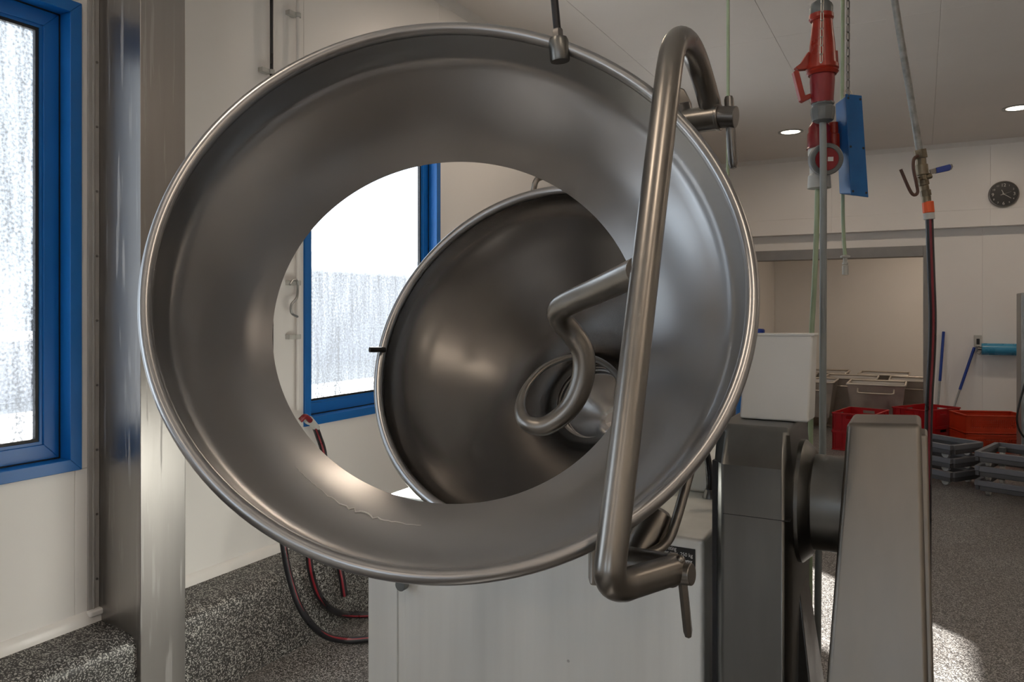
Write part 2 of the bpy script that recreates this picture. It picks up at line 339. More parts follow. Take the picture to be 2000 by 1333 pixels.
# windows, real and added alike: casing, reveal, sash, gasket, pane
def rect_frame(mb, x0, x1, y0, y1, z0, z1, w):
    A = [(y0, z0), (y1, z0), (y1, z1), (y0, z1)]; B = [(y0+w, z0+w), (y1-w, z0+w), (y1-w, z1-w), (y0+w, z1-w)]
    for i in range(4):
        j = (i+1) % 4; q = [A[i], A[j], B[j], B[i]]
        mb.hexa([(x0, *p) for p in q], [(x1, *p) for p in q])
    return mb
for i, (y0, y1, side) in enumerate([(a, b, 0) for a, b in WIN]+[(a, b, 1) for a, b in ADDED_FWIN]):
    w = struct('window_%d' % (i+1)); before = set(bpy.data.objects)
    rect_frame(MB(), XL-TH, XL+.010, y0, y1, SILL, HEAD, .042).build('casing', BLUEF, w, bevel=.002)
    rect_frame(MB(), XL-.10, XL-.050, y0+.042, y1-.042, SILL+.042, HEAD-.042, .004).build('seal', GASK, w)
    sa = rect_frame(MB(), XL-.084, XL-.052, y0+.046, y1-.046, SILL+.046, HEAD-.046, .053).build('sash', BLUEF, w, bevel=.002)
    A = (y0+.099, y1-.099, SILL+.099, HEAD-.099)
    rect_frame(MB(), XL-.082, XL-.059, A[0], A[1], A[2], A[3], .011).build('glazing_bead', BLUEF, sa)
    rect_frame(MB(), XL-.080, XL-.063, A[0]+.011, A[1]-.011, A[2]+.011, A[3]-.011, .011).build('gasket', GASK, sa)
    pn_ = MB().box(XL-.072, XL-.066, A[0]+.015, A[1]-.015, A[2]+.015, A[3]-.015).build('pane', CLEARG, w)
    pn_.data.materials.append((GLASS1, GLASS2, GLASS3)[min(i, 2)]); pn_.data.polygons[5].material_index = 1
    if side: w.rotation_euler = (0, 0, math.pi/2); w.location = (0, YF-XL, 0); w.scale = (1, -1, 1)
# outside: yard, low wall and shed seen through the dirty panes
tag(MB().box(-60, XL-TH, -40, 50, -.35, -.15).build('outside_yard', YARDM), kind='structure')
tag(MB().box(-14.2, -14, -20, 9.5, -.15, .95).build('yard_wall', SHEDM, bevel=.02), 'pale low wall outside the left window', 'wall')
sh = MB().box(-22, -16, 14, 30, -.15, 3.2); sh.prism([(-22.3, 13.8, 3.2), (-15.7, 13.8, 3.2), (-19, 13.8, 4.0)], (0, 16.4, 0))
tag(sh.build('yard_shed', SHEDM), 'pale shed outside, blurred behind the dirty window pane', 'shed')

# downlights
def downlight(x, y, H, power, label):
    e = empty('downlight', (x, y, H)); tag(e, label, 'lamp', 'round recessed ceiling lamps')
    MB().lathe([(.098, -.001), (.132, -.001), (.132, -.008), (.120, -.012), (.100, -.006)], n=32, closed=True).build('trim_ring', LGREYP if False else GALV, e, local=True)
    MB().lathe([(.0001, -.004), (.099, -.004), (.099, -.001), (.0001, -.001)], n=32).build('diffuser', LAMPM, e, local=True)
    L = bpy.data.lights.new('lamp_light', 'AREA'); L.shape = 'DISK'; L.size = .19; L.energy = power; L.color = (1, .81, .63)
    lo = bpy.data.objects.new('lamp_light', L); COL.objects.link(lo); lo.parent = e; lo.location = (0, 0, -.016)
for x, y in [(a, b) for a in (-1.27, .82, 2.9, 5.0) for b in (8.8, 0.0, -2.9)]+[(-1.76, 4.28), (1.9, 4.28), (4.2, 4.28)]:
    if True:
        lab = {(-1.27, 8.8): 'round recessed ceiling lamp left of the red hanging plug', (.82, 8.8): 'round recessed ceiling lamp above the wall clock at the right edge'}.get((x, y), 'round recessed ceiling lamp outside the picture')
        downlight(x, y, CH, LAMP_W, lab)
downlight(.3, 12.2, 2.9, LAMP_W*2.3, 'round recessed ceiling lamp in the room behind the doorway')

# ------------------------------------------------------------------ steel pillar by the left window
pil = empty('steel_pillar', (-2.54, 1.82, 0)); tag(pil, 'boxed stainless steel pillar beside the left window', 'pillar')
MB().box(XL, -2.409, 1.717, 1.902, 0, CH-.002).build('cladding', PILM, pil, bevel=.003)
edge = MB().box(XL, XL+.010, 1.676, 1.7165, .40, CH-.05); edge.box(XL, XL+.015, 1.690, 1.697, .40, CH-.05)
ed = edge.build('edge_strip', STRIPM, pil, bevel=.0015)
for h in [.52+.235*i for i in range(12)]:
    MB().lathe([(.0045, 0), (.0045, .002), (.002, .003), (.0001, .003)], frame(Vector((XL+.010, 1.707, h)), Vector((1, 0, 0))), 12).build('screw', DKSTEEL, ed)
tag(MB().box(XL+.0, XL+.03, 1.67, 1.73, .39, .415).build('trim_5', TRIMM, bevel=.008), kind='structure')

# ------------------------------------------------------------------ the mixing machine
mx = empty('bowl_mixer', (-.95, 2.2, 0)); tag(mx, 'large stainless steel bowl mixer with its wide ring guard swung open', 'mixer')
CBX0, CBX1, CBY0, CBY1, CBH = -1.508, -.4675, 1.85, 2.95, .937
cab = MB().box(-1.436, CBX1, CBY0+.001, CBY1, .06, CBH).build('cabinet', CABST, mx, bevel=.012, seg=3)
MB().box(CBX0, -1.36, CBY0, CBY0+.05, .06, .88).build('side_panel', CABST, cab, bevel=.006)
MB().box(CBX0+.05, CBX1-.05, CBY0+.05, CBY1-.05, 0, .07).build('plinth', DKSTEEL, mx)
sx_ = onY(777, 1200, CBY0).x
MB().box(sx_-.0025, sx_+.0025, CBY0-.0015, CBY0+.01, .08, CBH-.014).build('panel_joint', LGREYP, cab)
k = onY(795, 1137, CBY0); MB().lathe([(.008, 0), (.008, .012), (.0165, .012), (.018, .016), (.018, .034), (.0165, .036), (.0001, .036)], frame(k, Vector((0, -1, 0))), 24).build('knob', GREYP, cab)
a = onY(1262, 1072, CBY0); b = onY(1358, 1072, CBY0); c = onY(1358, 1133, CBY0)
plq = MB().box(a.x, b.x, CBY0-.0022, CBY0+.001, c.z, b.z-.002).build('placard', BLACKP, cab, bevel=.001)
def ctext(s, px, py, size, par, wx=.72):
    p = onY(px, py, CBY0-.0024); M = Matrix.Translation(p) @ Matrix.Rotation(math.pi/2, 4, 'X') @ Matrix.Diagonal((wx, 1, 1, 1)); text(s, size, PRINTW, par, M)
ctext('nting', 1305, 1074, .0145, plq, .72); ctext('nger max. 250 kg', 1290, 1080, .0130, plq, .90); ctext('oring', 1336, 1100, .0130, plq)
p0 = onY(1320, 1092, CBY0-.0024); p1 = onY(1352, 1092, CBY0-.0024); MB().box(p0.x, p1.x, p0.y, p0.y+.0004, p0.z-.001, p0.z).build('printed_rule', PRINTW, plq)
# raised housing and black hose gland on the cabinet top
MB().box(-.86, -.475, 2.32, 2.80, CBH, CBH+.10).build('top_housing', CABST, mx, bevel=.012)
g = Vector((-.49, 2.12, CBH)); g = onH(1386, 973, CBH)
gl = MB().lathe([(.021, 0), (.021, .004), (.013, .026), (.0001, .026)], Matrix.Translation(g), 24).build('hose_gland', DKSTEEL, mx)
MB().tube(spline([g+Vector((0, 0, .02)), g+Vector((0, 0, .06)), g+Vector((-.012, .01, .13)), g+Vector((-.05, .03, .20)), g+Vector((-.12, .05, .25))]), .0105, 12).build('gland_hose', BLACKH, mx)

# rear bowl: inclined, opening towards the aisle
Cb = P(1036, 673, 2.15); nb = Vector((0, -math.cos(math.radians(24.5)), math.sin(math.radians(24.5)))); Mb = frame(Cb, nb)
inner = [(.506, .0), (.503, -.035), (.494, -.062), (.470, -.105), (.425, -.158), (.36, -.222), (.29, -.290), (.22, -.360), (.165, -.425), (.138, -.470), (.128, -.505)]
outer = [(r+.006, h-.004) for r, h in inner[::-1]]; outer[-1] = (.512, 0)
bm = MB().lathe(inner+outer, None, 96, closed=True); bow = bm.build('mixing_bowl', BOWLM, mx, sharp=40); bow.matrix_local = Matrix.Translation(-mx.location) @ Mb
def sub(mb, name, mat, par, **kw): return mb.build(name, mat, par, local=True, **kw)
sub(MB().tube([(.510*math.cos(a), 0.510*math.sin(a), .006) for a in [2*math.pi*i/120 for i in range(120)]], .0150, 14, closed=True), 'rim', RINGM, bow)
hp = [(.128, -.503), (.133, -.507), (.133, -.513), (.122, -.513), (.122, -.519), (.129, -.522), (.129, -.530), (.118, -.532), (.118, -.540), (.124, -.543), (.124, -.552), (.114, -.554)]
sub(MB().lathe(hp+[(.145, -.554), (.145, -.503)], None, 64, closed=True), 'hub_seal', DKSTEEL, bow, sharp=20)
cone = [(.116, -.552), (.108, -.575), (.090, -.610), (.065, -.655), (.042, -.695), (.030, -.720)]
sub(MB().lathe(cone+[(r+.005, h) for r, h in cone[::-1]], None, 64, closed=True), 'hub_cone', CONEM, bow)
mo = MB(); mo.lathe([(.15, -.50), (.17, -.52), (.17, -.62), (.152, -.64), (.13, -.64), (.13, -.56)], Mb, 48, closed=True)
mo.box(-1.12, -.84, 2.42, 2.75, CBH-.01, 1.0); mo.build('bowl_mount', CABST, mx, bevel=.006)
# small handle stub and bent pipe on the bowl rim
MB().cyl(P(722, 683.5, 2.33), P(752, 683.5, 2.36), .0082).build('handle_stub', BLACKP, bow_p := mx)
pp = spline([P(1036, 392, 2.44), P(1042, 372, 2.44), P(1046, 356, 2.44), P(1054, 348, 2.45), P(1078, 345, 2.47), P(1130, 352, 2.50)])
MB().tube(pp, .0095, 12).build('bent_pipe', TUBEM, mx)

# front ring guard (wide dish with a round opening)
Cr = P(886, 512, 1.35); nr = cv(.030, -.425, -1).normalized(); Mr = frame(Cr, nr)
inn = [(.5225, .004), (.5215, -.03), (.520, -.058), (.516, -.074), (.506, -.088), (.494, -.101), (.476, -.121), (.450, -.153), (.424, -.190), (.402, -.226), (.384, -.2555)]
out = [(.3875, -.2575)] + [(r+.0045, h-.003) for r, h in inn[::-1][1:-1]] + [(.527, .004)]
ring = MB().lathe(inn+out, None, 160, closed=True).build('ring_guard', RINGM, mx, sharp=40); ring.matrix_local = Matrix.Translation(-mx.location) @ Mr
sub(MB().tube([(.531*math.cos(a), .531*math.sin(a), .006) for a in [2*math.pi*i/160 for i in range(160)]], .0125, 16, closed=True), 'rolled_rim', RINGM, ring)
Mri = Mr.inverted()
# socket and rod at the top of the rim
sp_ = P(1092, 97, 1.535); d = (P(1090, 75, 1.535)-P(1094, 122, 1.535)).normalized(); Ms = Mri @ frame(sp_-d*.024, d)
sub(MB().lathe([(.0001, 0), (.019, 0), (.020, .002), (.0205, .040), (.018, .047), (.010, .049), (.0001, .049)], Ms, 28), 'hose_socket', COLM, ring)
sub(MB().lathe([(.0115, .044), (.0115, .062), (.009, .066), (.0001, .066)], Ms, 6), 'union_nut', DKSTEEL, ring)
top = sp_+(P(1083, 0, 1.535)-sp_)*1.0; top = sp_+(top-sp_)*((CH-sp_.z)/(top.z-sp_.z))
MB().tube([sp_+(top-sp_).normalized()*.03, top], .0078, 14).build('supply_rod', BLACKH, mx)

# dried residue line on the lower left of the dish
va = Mri.to_3x3() @ cv(-.62, .78, 0); a0 = math.atan2(va.y, va.x); vb_ = Mri.to_3x3() @ cv(-.12, .99, 0); a1_ = math.atan2(vb_.y, vb_.x)
if a1_-a0 > math.pi: a1_ -= 2*math.pi
if a0-a1_ > math.pi: a1_ += 2*math.pi
rs_ = []
for i in range(41):
    t = i/40; a = a0+(a1_-a0)*t; hh = -.172+.010*math.sin(t*3)+random.uniform(-.0022, .0022)*(1+2*math.exp(-((t-.6)/.12)**2)); r = .450+(.424-.450)*(hh+.153)/(-.190+.153)-.0006
    rs_.append(Vector((r*math.cos(a), r*math.sin(a), hh)))
sub(MB().tube(rs_, [.0005+.0016*math.exp(-((i/40-.6)/.22)**2) for i in range(41)], 6), 'residue_line', PRINTW, ring)

# bent tube bar across the ring, with hook welded to it
R_ = .0235
bp_ = [P(1392, 226, 1.67)]+spline([P(1378, 172, 1.625), P(1362, 122, 1.565), P(1346, 88, 1.49), P(1329, 76, 1.425), P(1316, 92, 1.38), P(1308, 130, 1.35), P(1301, 185, 1.325)], 5)
bp_ += [P(1301, 185, 1.325).lerp(P(1196, 1068, 1.095), t/12) for t in range(1, 13)]
bp_ += spline([P(1192.5, 1098, 1.088), P(1191.5, 1122, 1.086), P(1198, 1139, 1.093), P(1216, 1144, 1.112), P(1240, 1137, 1.137), P(1318, 1113, 1.215)], 5)
bar = MB().tube(bp_, R_, 24).build('guard_bar', TUBEM, mx)
def clamp(center_a, center_b, r, pin_a, pin_b, pr, l0, l1, lr, knob):
    s = MB().cyl(center_a, center_b, r, n=28); ax = (center_b-center_a).normalized()
    s.cyl(center_b-ax*.004, center_b+ax*.004, r*1.07, n=28)
    sl_ = s.build('clamp_sleeve', TUBEM, mx, bevel=.002)
    pn = MB().cyl(pin_a, pin_b, pr, n=28); pn.build('clamp_pin', DKSTEEL if not knob else TUBEM, sl_, bevel=.002)
    lv = MB(); dd = (l1-l0).normalized(); L = (l1-l0).length
    lv.lathe([(.0001, 0), (lr*.8, .002), (lr, .008), (lr, L-.012), (lr*.7, L-.003), (.0001, L)], frame(l0, dd), 6 if knob else 16)
    if knob: lv.ball(l0-dd*.002, lr*1.05)
    lv.build('clamp_lever', DKSTEEL if not knob else TUBEM, sl_, sharp=25)
clamp(P(1338, 238, 1.69), P(1404, 229, 1.645), .0275, P(1402, 229, 1.646), P(1438, 229, 1.625), .0235, P(1423, 187, 1.636), P(1432, 331, 1.632), .0100, False)
clamp(P(1228, 1098, 1.29), P(1312, 1114, 1.215), .0255, P(1308, 1118, 1.217), P(1352, 1123, 1.195), .0172, P(1329, 1097, 1.205), P(1345, 1248, 1.200), .0076, True)
# lugs and brackets joining the ring to its hinge
lug = [P(1322, 168, 1.72), P(1338, 172, 1.72), P(1352, 200, 1.72), P(1358, 262, 1.72), P(1330, 262, 1.72), P(1312, 215, 1.72)]
MB().prism(lug, FW*.03).build('upper_lug', TUBEM, mx, bevel=.006)
MB().cyl(P(1328, 205, 1.70), P(1338, 240, 1.70), .024).build('upper_boss', DKSTEEL, mx, bevel=.004)
MB().tube(bend([P(1358, 880, 1.44), P(1326, 1000, 1.40), P(1304, 1066, 1.38), P(1250, 1090, 1.36)], .07), .0092, 14).build('strap_arm', TUBEM, mx)
MB().tube([P(1240, 1090, 1.40), P(1262, 1050, 1.41), P(1288, 1004, 1.43), P(1292, 996, 1.43)], [.030, .030, .028, .016], 20).build('hinge_tube', TUBEM, mx)
MB().tube([P(1280, 1012, 1.44), P(1284, 1034, 1.70), P(1286, 1046, 1.93)], .020, 16).build('hinge_arm', DKSTEEL, mx)
MB().prism([P(1152, 1010, 1.30), P(1178, 1010, 1.30), P(1184, 1148, 1.27), P(1152, 1145, 1.27)], FW*.03).build('lower_lug', TUBEM, mx, bevel=.004)
hk = spline([P(1250, 529, 1.24), P(1172, 565, 1.42), P(1112, 592, 1.55), P(1093, 606, 1.60), P(1095, 625, 1.63), P(1118, 652, 1.655), P(1139, 690, 1.66), P(1137, 745, 1.665),
             P(1112, 798, 1.67), P(1066, 832, 1.68), P(1028, 826, 1.70), P(1016, 796, 1.74), P(1028, 756, 1.80), P(1064, 718, 1.87), P(1115, 698, 1.93), P(1168, 704, 1.98), P(1206, 736, 2.02), P(1224, 790, 2.06)], 7)
N = len(hk); rad = [.0250 if i < N*.42 else max(.0085, .0250-.0045*min(1, (i/N-.42)/.13)-.0125*max(0, min(1, (i/N-.55)/.15))) for i in range(N)]
MB().tube(hk, rad, 20).build('mixing_hook', TUBEM, mx)
wbd = MB(); q0, q1 = P(1226, 516, 1.255), P(1192, 529, 1.345)
for i in range(16): t = i/15; wbd.ball(q0.lerp(q1, t)+Vector((0, 0, random.uniform(-.0008, .0008))), .0032, 8)
wbd.build('weld_bead', TUBEM, mx)

# column, drive shaft and support post right of the bowl
x0, x1, x2 = -.4305, -.402, -.2666
zt = 1.232; ch = .085
cp = [(x1, 1.75), (x2, 1.75), (x2+.012, 1.79), (x2+.012, 2.08), (x2-.02, 2.16), (x0+.02, 2.16), (x0, 2.12), (x0, 1.80)]
cl = MB(); n = len(cp)
def shrink(s, dy): return [(-.345+(x+.345)*s, max(y, 1.75+dy)) for x, y in cp]
lev = [(cp, 0.0), (cp, zt-ch), (shrink(.93, .045), zt-.012), (shrink(.88, .058), zt)]
vs = []; 
for pl, z in lev: vs += [(x, y, z) for x, y in pl]
fs = [tuple(range(n))[::-1], tuple(range(3*n, 4*n))]
for i in range(3):
    for j in range(n): fs.append((i*n+j, i*n+(j+1) % n, (i+1)*n+(j+1) % n, (i+1)*n+j))
colo = MB().add(vs, fs).build('column', COLM, mx, bevel=.006, seg=3, sharp=20)
sz = onY(1470, 1010, 1.75).z
MB().box(x1+.003, x2+.0125, 1.7493, 1.78, sz-.0012, sz).build('cover_joint', GASK, colo)
MB().box(x0-.001, x1-.004, 1.7835, 1.80, .02, zt-ch).build('side_joint', GASK, colo)
sc = P(1600, 978, 1.80); sc = Vector((x2, 1.945, 1.04))
MB().lathe([(.145, 0), (.145, .012), (.128, .03), (.118, .035), (.0001, .035)], frame(Vector((x2+.008, sc.y, sc.z)), Vector((1, 0, 0))), 56).build('shaft_flange', COLM, mx)
MB().cyl(Vector((x2, sc.y, sc.z)), Vector((-.11, sc.y, sc.z)), .112, n=64).build('drive_shaft', COLM, mx, bevel=.002)
foot = [onH(1545, 1400, .45)]
MB().hexa([(-.27, 1.80, 0), (-.14, 1.76, 0), (-.14, 2.1, 0), (-.27, 2.1, 0)], [(-.268, 1.92, .88), (-.262, 1.92, .88), (-.262, 2.05, .88), (-.268, 2.05, .88)]).build('column_foot', DKSTEEL, mx, bevel=.003)
tl, tr_, brr, bll = onY(1654, 826, 1.85), onY(1799, 829, 1.85), onY(1813, 1333, 1.70), onY(1614, 1333, 1.70)
ex = lambda a, b: a+(b-a)*(a.z/(a.z-b.z))
fl, frr = ex(tl, bll), ex(tr_, brr)
dY = Vector((0, .17, 0))
MB().hexa([fl, frr, frr+dY*1.6, fl+dY*1.6], [tl, tr_, tr_+dY, tl+dY]).build('support_post', POSTM, mx, bevel=.011, seg=4)
o2 = Vector((.018, .06, 0)); s1, s2 = onY(1812, 850, 1.90), onY(1824, 1333, 1.76); s3 = ex(s1, s2)
MB().hexa([s3-Vector((.06, 0, 0)), s3, s3+dY, s3+dY-Vector((.06, 0, 0))], [s1-Vector((.06, 0, 0)), s1, s1+Vector((0, .1, 0)), s1+Vector((-.06, .1, 0))]).build('post_side_plate', POSTM, mx, bevel=.006, seg=3)

# white plastic hood standing on the column
zt2 = zt+.001
tlp, trp, blp, brp = onY(1456, 652, 1.93), onY(1588, 652, 1.93), onY(1444, 828, 1.90), onY(1579, 830, 1.90)
wp = empty('plastic_hood', (blp.x+.08, 1.95, zt2)); tag(wp, 'white plastic hood standing on top of the grey machine column', 'hood')
blp.z = brp.z = zt2; 
MB().hexa([blp, brp, brp+Vector((.004, .09, 0)), blp+Vector((0, .09, 0))], [tlp, trp, trp+Vector((.004, .055, .0)), tlp+Vector((0, .055, 0))]).build('body', WHITEP, wp, bevel=.006, seg=3)
MB().hexa([tlp-Vector((.002, .004, .006)), trp+Vector((.004, -.004, -.006)), trp+Vector((.006, .06, -.006)), tlp+Vector((0, .06, -.006))], [tlp-Vector((.002, .004, 0)), trp+Vector((.004, -.004, 0)), trp+Vector((.006, .06, 0)), tlp+Vector((0, .06, 0))]).build('top_lip', WHITEP, wp, bevel=.002)

# ------------------------------------------------------------------ left wall services
def hose(name, pts, r, label, stripe=True, off=None, k=8, cat='hose'):
    e = empty(name, Vector(pts[-1])); tag(e, label, cat)
    sp = spline(pts, k); MB().tube(sp, r, 14).build('tube', BLACKH, e)
    if stripe:
        o = (off or (-RT*.35-FW*.6+UP*.5)).normalized()*r*.62
        MB().tube([p+o for p in sp], r*.46, 10).build('red_stripe', REDH, e)
    return e
cb0 = onX(530.5, 605, XL+.028); cb0.z = .80
hose('water_hose', [cb0, cb0-UP*.10+Vector((.05, .02, 0)), P(548, 1000, 3.25), P(553, 1060, 3.20), P(566, 1130, 3.20), P(590, 1195, 3.22), P(628, 1238, 3.30), P(672, 1251, 3.38), P(725, 1248, 3.41), P(790, 1240, 3.45)], .0150,
     'black hose with red stripe in the lower, wider loop left of the cabinet', off=RT*.55-FW*.6+UP*.6)
hose('water_hose', [onX(616, 836, XL+.09), onX(622, 852, XL+.09), onX(632, 885, XL+.10), onX(634, 935, XL+.13), P(612, 1010, 3.38), P(603, 1080, 3.35), P(613, 1140, 3.37), P(634, 1180, 3.44), P(666, 1199, 3.56), P(720, 1202, 3.65), P(790, 1196, 3.70)], .0155,
     'dark red hose in the upper, tighter loop left of the cabinet', off=-FW*.9+RT*.3)
hose('hose_end', [onX(655, 938, XL+.03), onX(655, 965, XL+.06), onX(655, 1000, XL+.14), P(656, 1040, 3.56), P(662, 1098, 3.53), P(668, 1130, 3.52), P(673, 1164, 3.52)], .0160, 'short dark red hose end hanging open above the kerb', off=-FW*.9+RT*.2)
# conduits on the wall
def conduit(name, px, mat, r, H0, clips, label):
    b = onX(px, 605, XL+.028); e = empty(name, (b.x, b.y, H0)); tag(e, label, 'pipe')
    MB().cyl(Vector((b.x, b.y, H0)), Vector((b.x, b.y, CH-.01)), r, n=14).build('pipe', mat, e)
    for py in clips:
        c = onX(px, py, XL+.028); cb = MB().lathe([(r, -.011), (r+.006, -.011), (r+.006, .011), (r, .011)], Matrix.Translation(Vector((b.x, b.y, c.z))), 16, closed=True)
        cb.box(XL, b.x, b.y-.055, b.y-.005, c.z-.011, c.z+.011); cb.build('clip', LGREYP, e, bevel=.002)
conduit('black_conduit', 530.5, BLACKH, .0078, .78, [141, 420, 760], 'thin black pipe running down the left wall above the ring')
conduit('white_conduit', 582, TRIMM, .0085, 1.02, [30, 300, 553, 658], 'thin white pipe beside the second blue window')
h = onX(573, 580, XL+.03)
wh = MB().tube(spline([onX(566, 556, XL+.05), onX(572, 548, XL+.04), onX(581, 551, XL+.035), onX(580, 580, XL+.035), onX(569, 596, XL+.06), onX(570, 612, XL+.06), onX(581, 619, XL+.045)]), .006, 10).build('wire_hook', GALV)
tag(wh, 'bent grey wire hook on the wall left of the second window', 'hook')
tp = empty('wall_tap', onX(606, 830, XL+.06)); tag(tp, 'pale hose tap under the corner of the second window', 'tap')
t0 = onX(600, 822, XL+.02)
MB().cyl(t0, onX(604, 824, XL+.10), .016).build('body', LGREYP, tp, bevel=.002)
MB().cyl(onX(603, 818, XL+.09), onX(619, 838, XL+.09), .017).build('spout', LGREYP, tp, bevel=.003)
MB().tube(spline([onX(586, 822, XL+.10), onX(596, 814, XL+.11), onX(606, 822, XL+.10)]), .013, 12).build('hose_bend', REDH, tp)

# ------------------------------------------------------------------ hanging power plugs, box, pipes
U = 2.1/FPX
def vlathe(px, z, prof, n=32):       # prof: (radius px, y px) top to bottom, axis vertical at pixel px
    b = P(px, 605, z); return MB().lathe([(max(.02, r)*z/FPX, EYE-(y-HY)/FPX*z) for r, y in prof][::-1], Matrix.Translation(Vector((b.x, b.y, 0))), n)
pg = empty('power_plug', P(1606, 240, 2.1)); tag(pg, 'large red industrial plug coupling with a thick grey cable', 'plug')
vlathe(1604, 2.1, [(12, 2), (19, 8), (21.5, 14), (21.5, 29), (0, 29)], 12).build('top_nut', GREYP, pg, bevel=.001)
vlathe(1604, 2.1, [(18, 27), (22.5, 29), (23, 37), (20, 41), (0, 41)]).build('collar', REDP, pg)
vlathe(1606, 2.1, [(18.5, 40), (19.5, 52), (23.5, 88), (25.5, 118), (26.5, 128), (0, 128)]).build('socket_body', REDP, pg)
vlathe(1606, 2.1, [(27, 127), (30, 128), (30.5, 136), (28, 139), (30, 142), (26, 147), (0, 147)]).build('flange', REDP, pg)
vlathe(1606, 2.1, [(22.5, 146), (23, 160), (21.5, 185), (20.5, 202), (0, 202)]).build('plug_body', DKRED, pg)
vlathe(1607, 2.1, [(20.5, 200), (21.5, 204), (19, 208), (22.5, 211), (22.5, 222), (20, 236), (12, 240), (0, 240)], 10).build('bottom_nut', GREYP, pg, bevel=.0015)
kw = MB(); q = lambda x, y, dz=0: P(x, y, 2.1+dz)
kw.prism([q(1580, 100), q(1583, 103), q(1583, 134), q(1560, 136), q(1554, 131), q(1566, 122)], FW*.02)
kb_ = kw.build('latch_bracket', REDP, pg, bevel=.002)
MB().prism([q(1550, 140), q(1557, 136), q(1561, 139), q(1573, 186), q(1583, 182), q(1587, 190), q(1570, 199), q(1564, 196)], FW*.018).build('latch', REDP, pg, bevel=.002)
MB().box(0, 0, 0, 0, 0, 0)
MB().prism([q(1630, 98), q(1637, 98), q(1639, 134), q(1628, 134)], FW*.02).build('key_rib', REDP, pg, bevel=.002)
MB().tube([q(1607, 4), q(1604, -30), q(1602, -200), Vector((*q(1602, 0).xy, CH))], 8*U, 14).build('upper_cable', BLACKH, pg)
MB().tube(spline([q(1607, 238), q(1608, 320), q(1608, 500), q(1607.5, 650), q(1607, 800), q(1606, 950), q(1599, 1080), q(1597, 1250), Vector((*q(1597, 0).xy, .01))]), 6.6*U, 16).build('cable', CABLEG, pg)

p2 = empty('power_socket', P(1600, 370, 2.2)); tag(p2, 'red and grey power coupling with round lid hanging behind the large plug', 'socket')
vlathe(1600, 2.2, [(12, 236), (18, 246), (20, 250), (20, 258), (22, 262), (22, 288), (24, 291), (0, 292)]).build('socket_body', DKRED, p2)
vlathe(1600, 2.2, [(21, 290), (21, 302), (18, 308), (17.5, 340), (20.5, 344), (22, 368), (10, 370), (0, 370)], 16).build('grey_nut', LGREYP, p2)
lc = P(1615, 311, 2.12); ln = (-FW*.95+RT*-.12-UP*.12).normalized()
lid = MB().lathe([(.0001, -.03), (30*U, -.03), (31.5*U, -.026), (31.5*U, 0), (29.5*U, .003), (23*U, .003), (22*U, 0), (.0001, 0)], frame(lc, ln), 40).build('lid', GREYP, p2)
MB().lathe([(22*U, -.002), (22*U, .0015), (.0001, .0015)], frame(lc, ln), 40).build('lid_disc', DKRED, lid)
Ml = frame(lc+ln*.0018, ln); MB().add([Ml @ Vector(v) for v in ((.002, -.006, 0), (.017, -.006, 0), (.017, .006, 0), (.002, .006, 0))], [(0, 1, 2, 3)]).build('label', PRINTW, lid)
vlathe(1628, 2.21, [(9, 240), (10, 262), (13, 264), (13, 300), (0, 300)]).build('side_housing', REDP, p2)
MB().tube([P(1604, 240, 2.2), P(1604, 0, 2.22), Vector((*P(1604, 0, 2.22).xy, CH))], .008, 12).build('upper_cable', BLACKH, p2)
MB().tube(spline([P(1597, 366, 2.2), P(1595, 440, 2.2), P(1592, 520, 2.2), P(1588, 600, 2.2), P(1585, 660, 2.2), P(1584, 760, 2.2), P(1583, 900, 2.25), P(1582, 1200, 2.3), Vector((*P(1582, 0, 2.3).xy, .01))]), 5.2*U, 12).build('green_cable', GREENC, p2)

def link_mesh(L, w, t):
    r = w/2-t; pts = [Vector((r*math.cos(a), 0, (L/2-w/2)+r*math.sin(a))) for a in [math.pi*i/6 for i in range(7)]]
    pts += [Vector((-r*math.cos(a), 0, -(L/2-w/2)-r*math.sin(a))) for a in [math.pi*i/6 for i in range(7)]]
    return MB().tube(pts, t, 6, closed=True).mesh('link')
def chain(name, px, z, y1, pitch_px, w_px, t_px, mat, label, tilt=0):
    b = P(px, y1, z); e = empty(name, b); tag(e, label, 'chain'); L = (pitch_px*1.22)*z/FPX; me = link_mesh(L, w_px*z/FPX, t_px*z/FPX); me.materials.append(mat)
    n = int((CH-b.z)/(pitch_px*z/FPX)); n = min(n, 70)
    for i in range(n):
        o = bpy.data.objects.new('link', me); COL.objects.link(o); o.parent = e
        o.location = Vector((tilt*i*z/FPX, 0, (i+.55)*pitch_px*z/FPX)); o.rotation_euler = (0, 0, YAW+(.35 if i % 2 else 1.85))
chain('thin_chain', 1604, 2.02, 123, 16.5, 8.2, 1.05, CHAINM, 'thin pale metal chain hanging in front of the red plug', .3)
chain('dark_chain', 1656.5, 2.15, 188, 15.5, 8.5, 1.5, DKSTEEL, 'dark metal chain holding the blue box')
bx = empty('control_box', P(1660, 383, 2.15)); tag(bx, 'long narrow blue box hanging from a dark chain', 'box')
zb = 2.15
def bq(l): return [P(x, y, zb+dz) for x, y, dz in l]
fr_t = bq([(1652, 187, 0), (1680, 190, .012)]); fr_b = bq([(1662, 379, 0), (1693, 383, .012)]); bk_t = bq([(1631, 203, .06)]); bk_b = bq([(1639, 379, .06)])
dep = fr_t[1]-fr_t[0]
MB().hexa([bk_b[0], fr_b[0], fr_b[1], bk_b[0]+(fr_b[1]-fr_b[0])], [bk_t[0], fr_t[0], fr_t[1], bk_t[0]+(fr_t[1]-fr_t[0])]).build('housing', BLUEB, bx, bevel=.003)
outw = -((fr_t[1]-fr_t[0]).cross(fr_b[0]-fr_t[0])).normalized()
if outw.dot(FW) > 0: outw = -outw
sh_ = .004
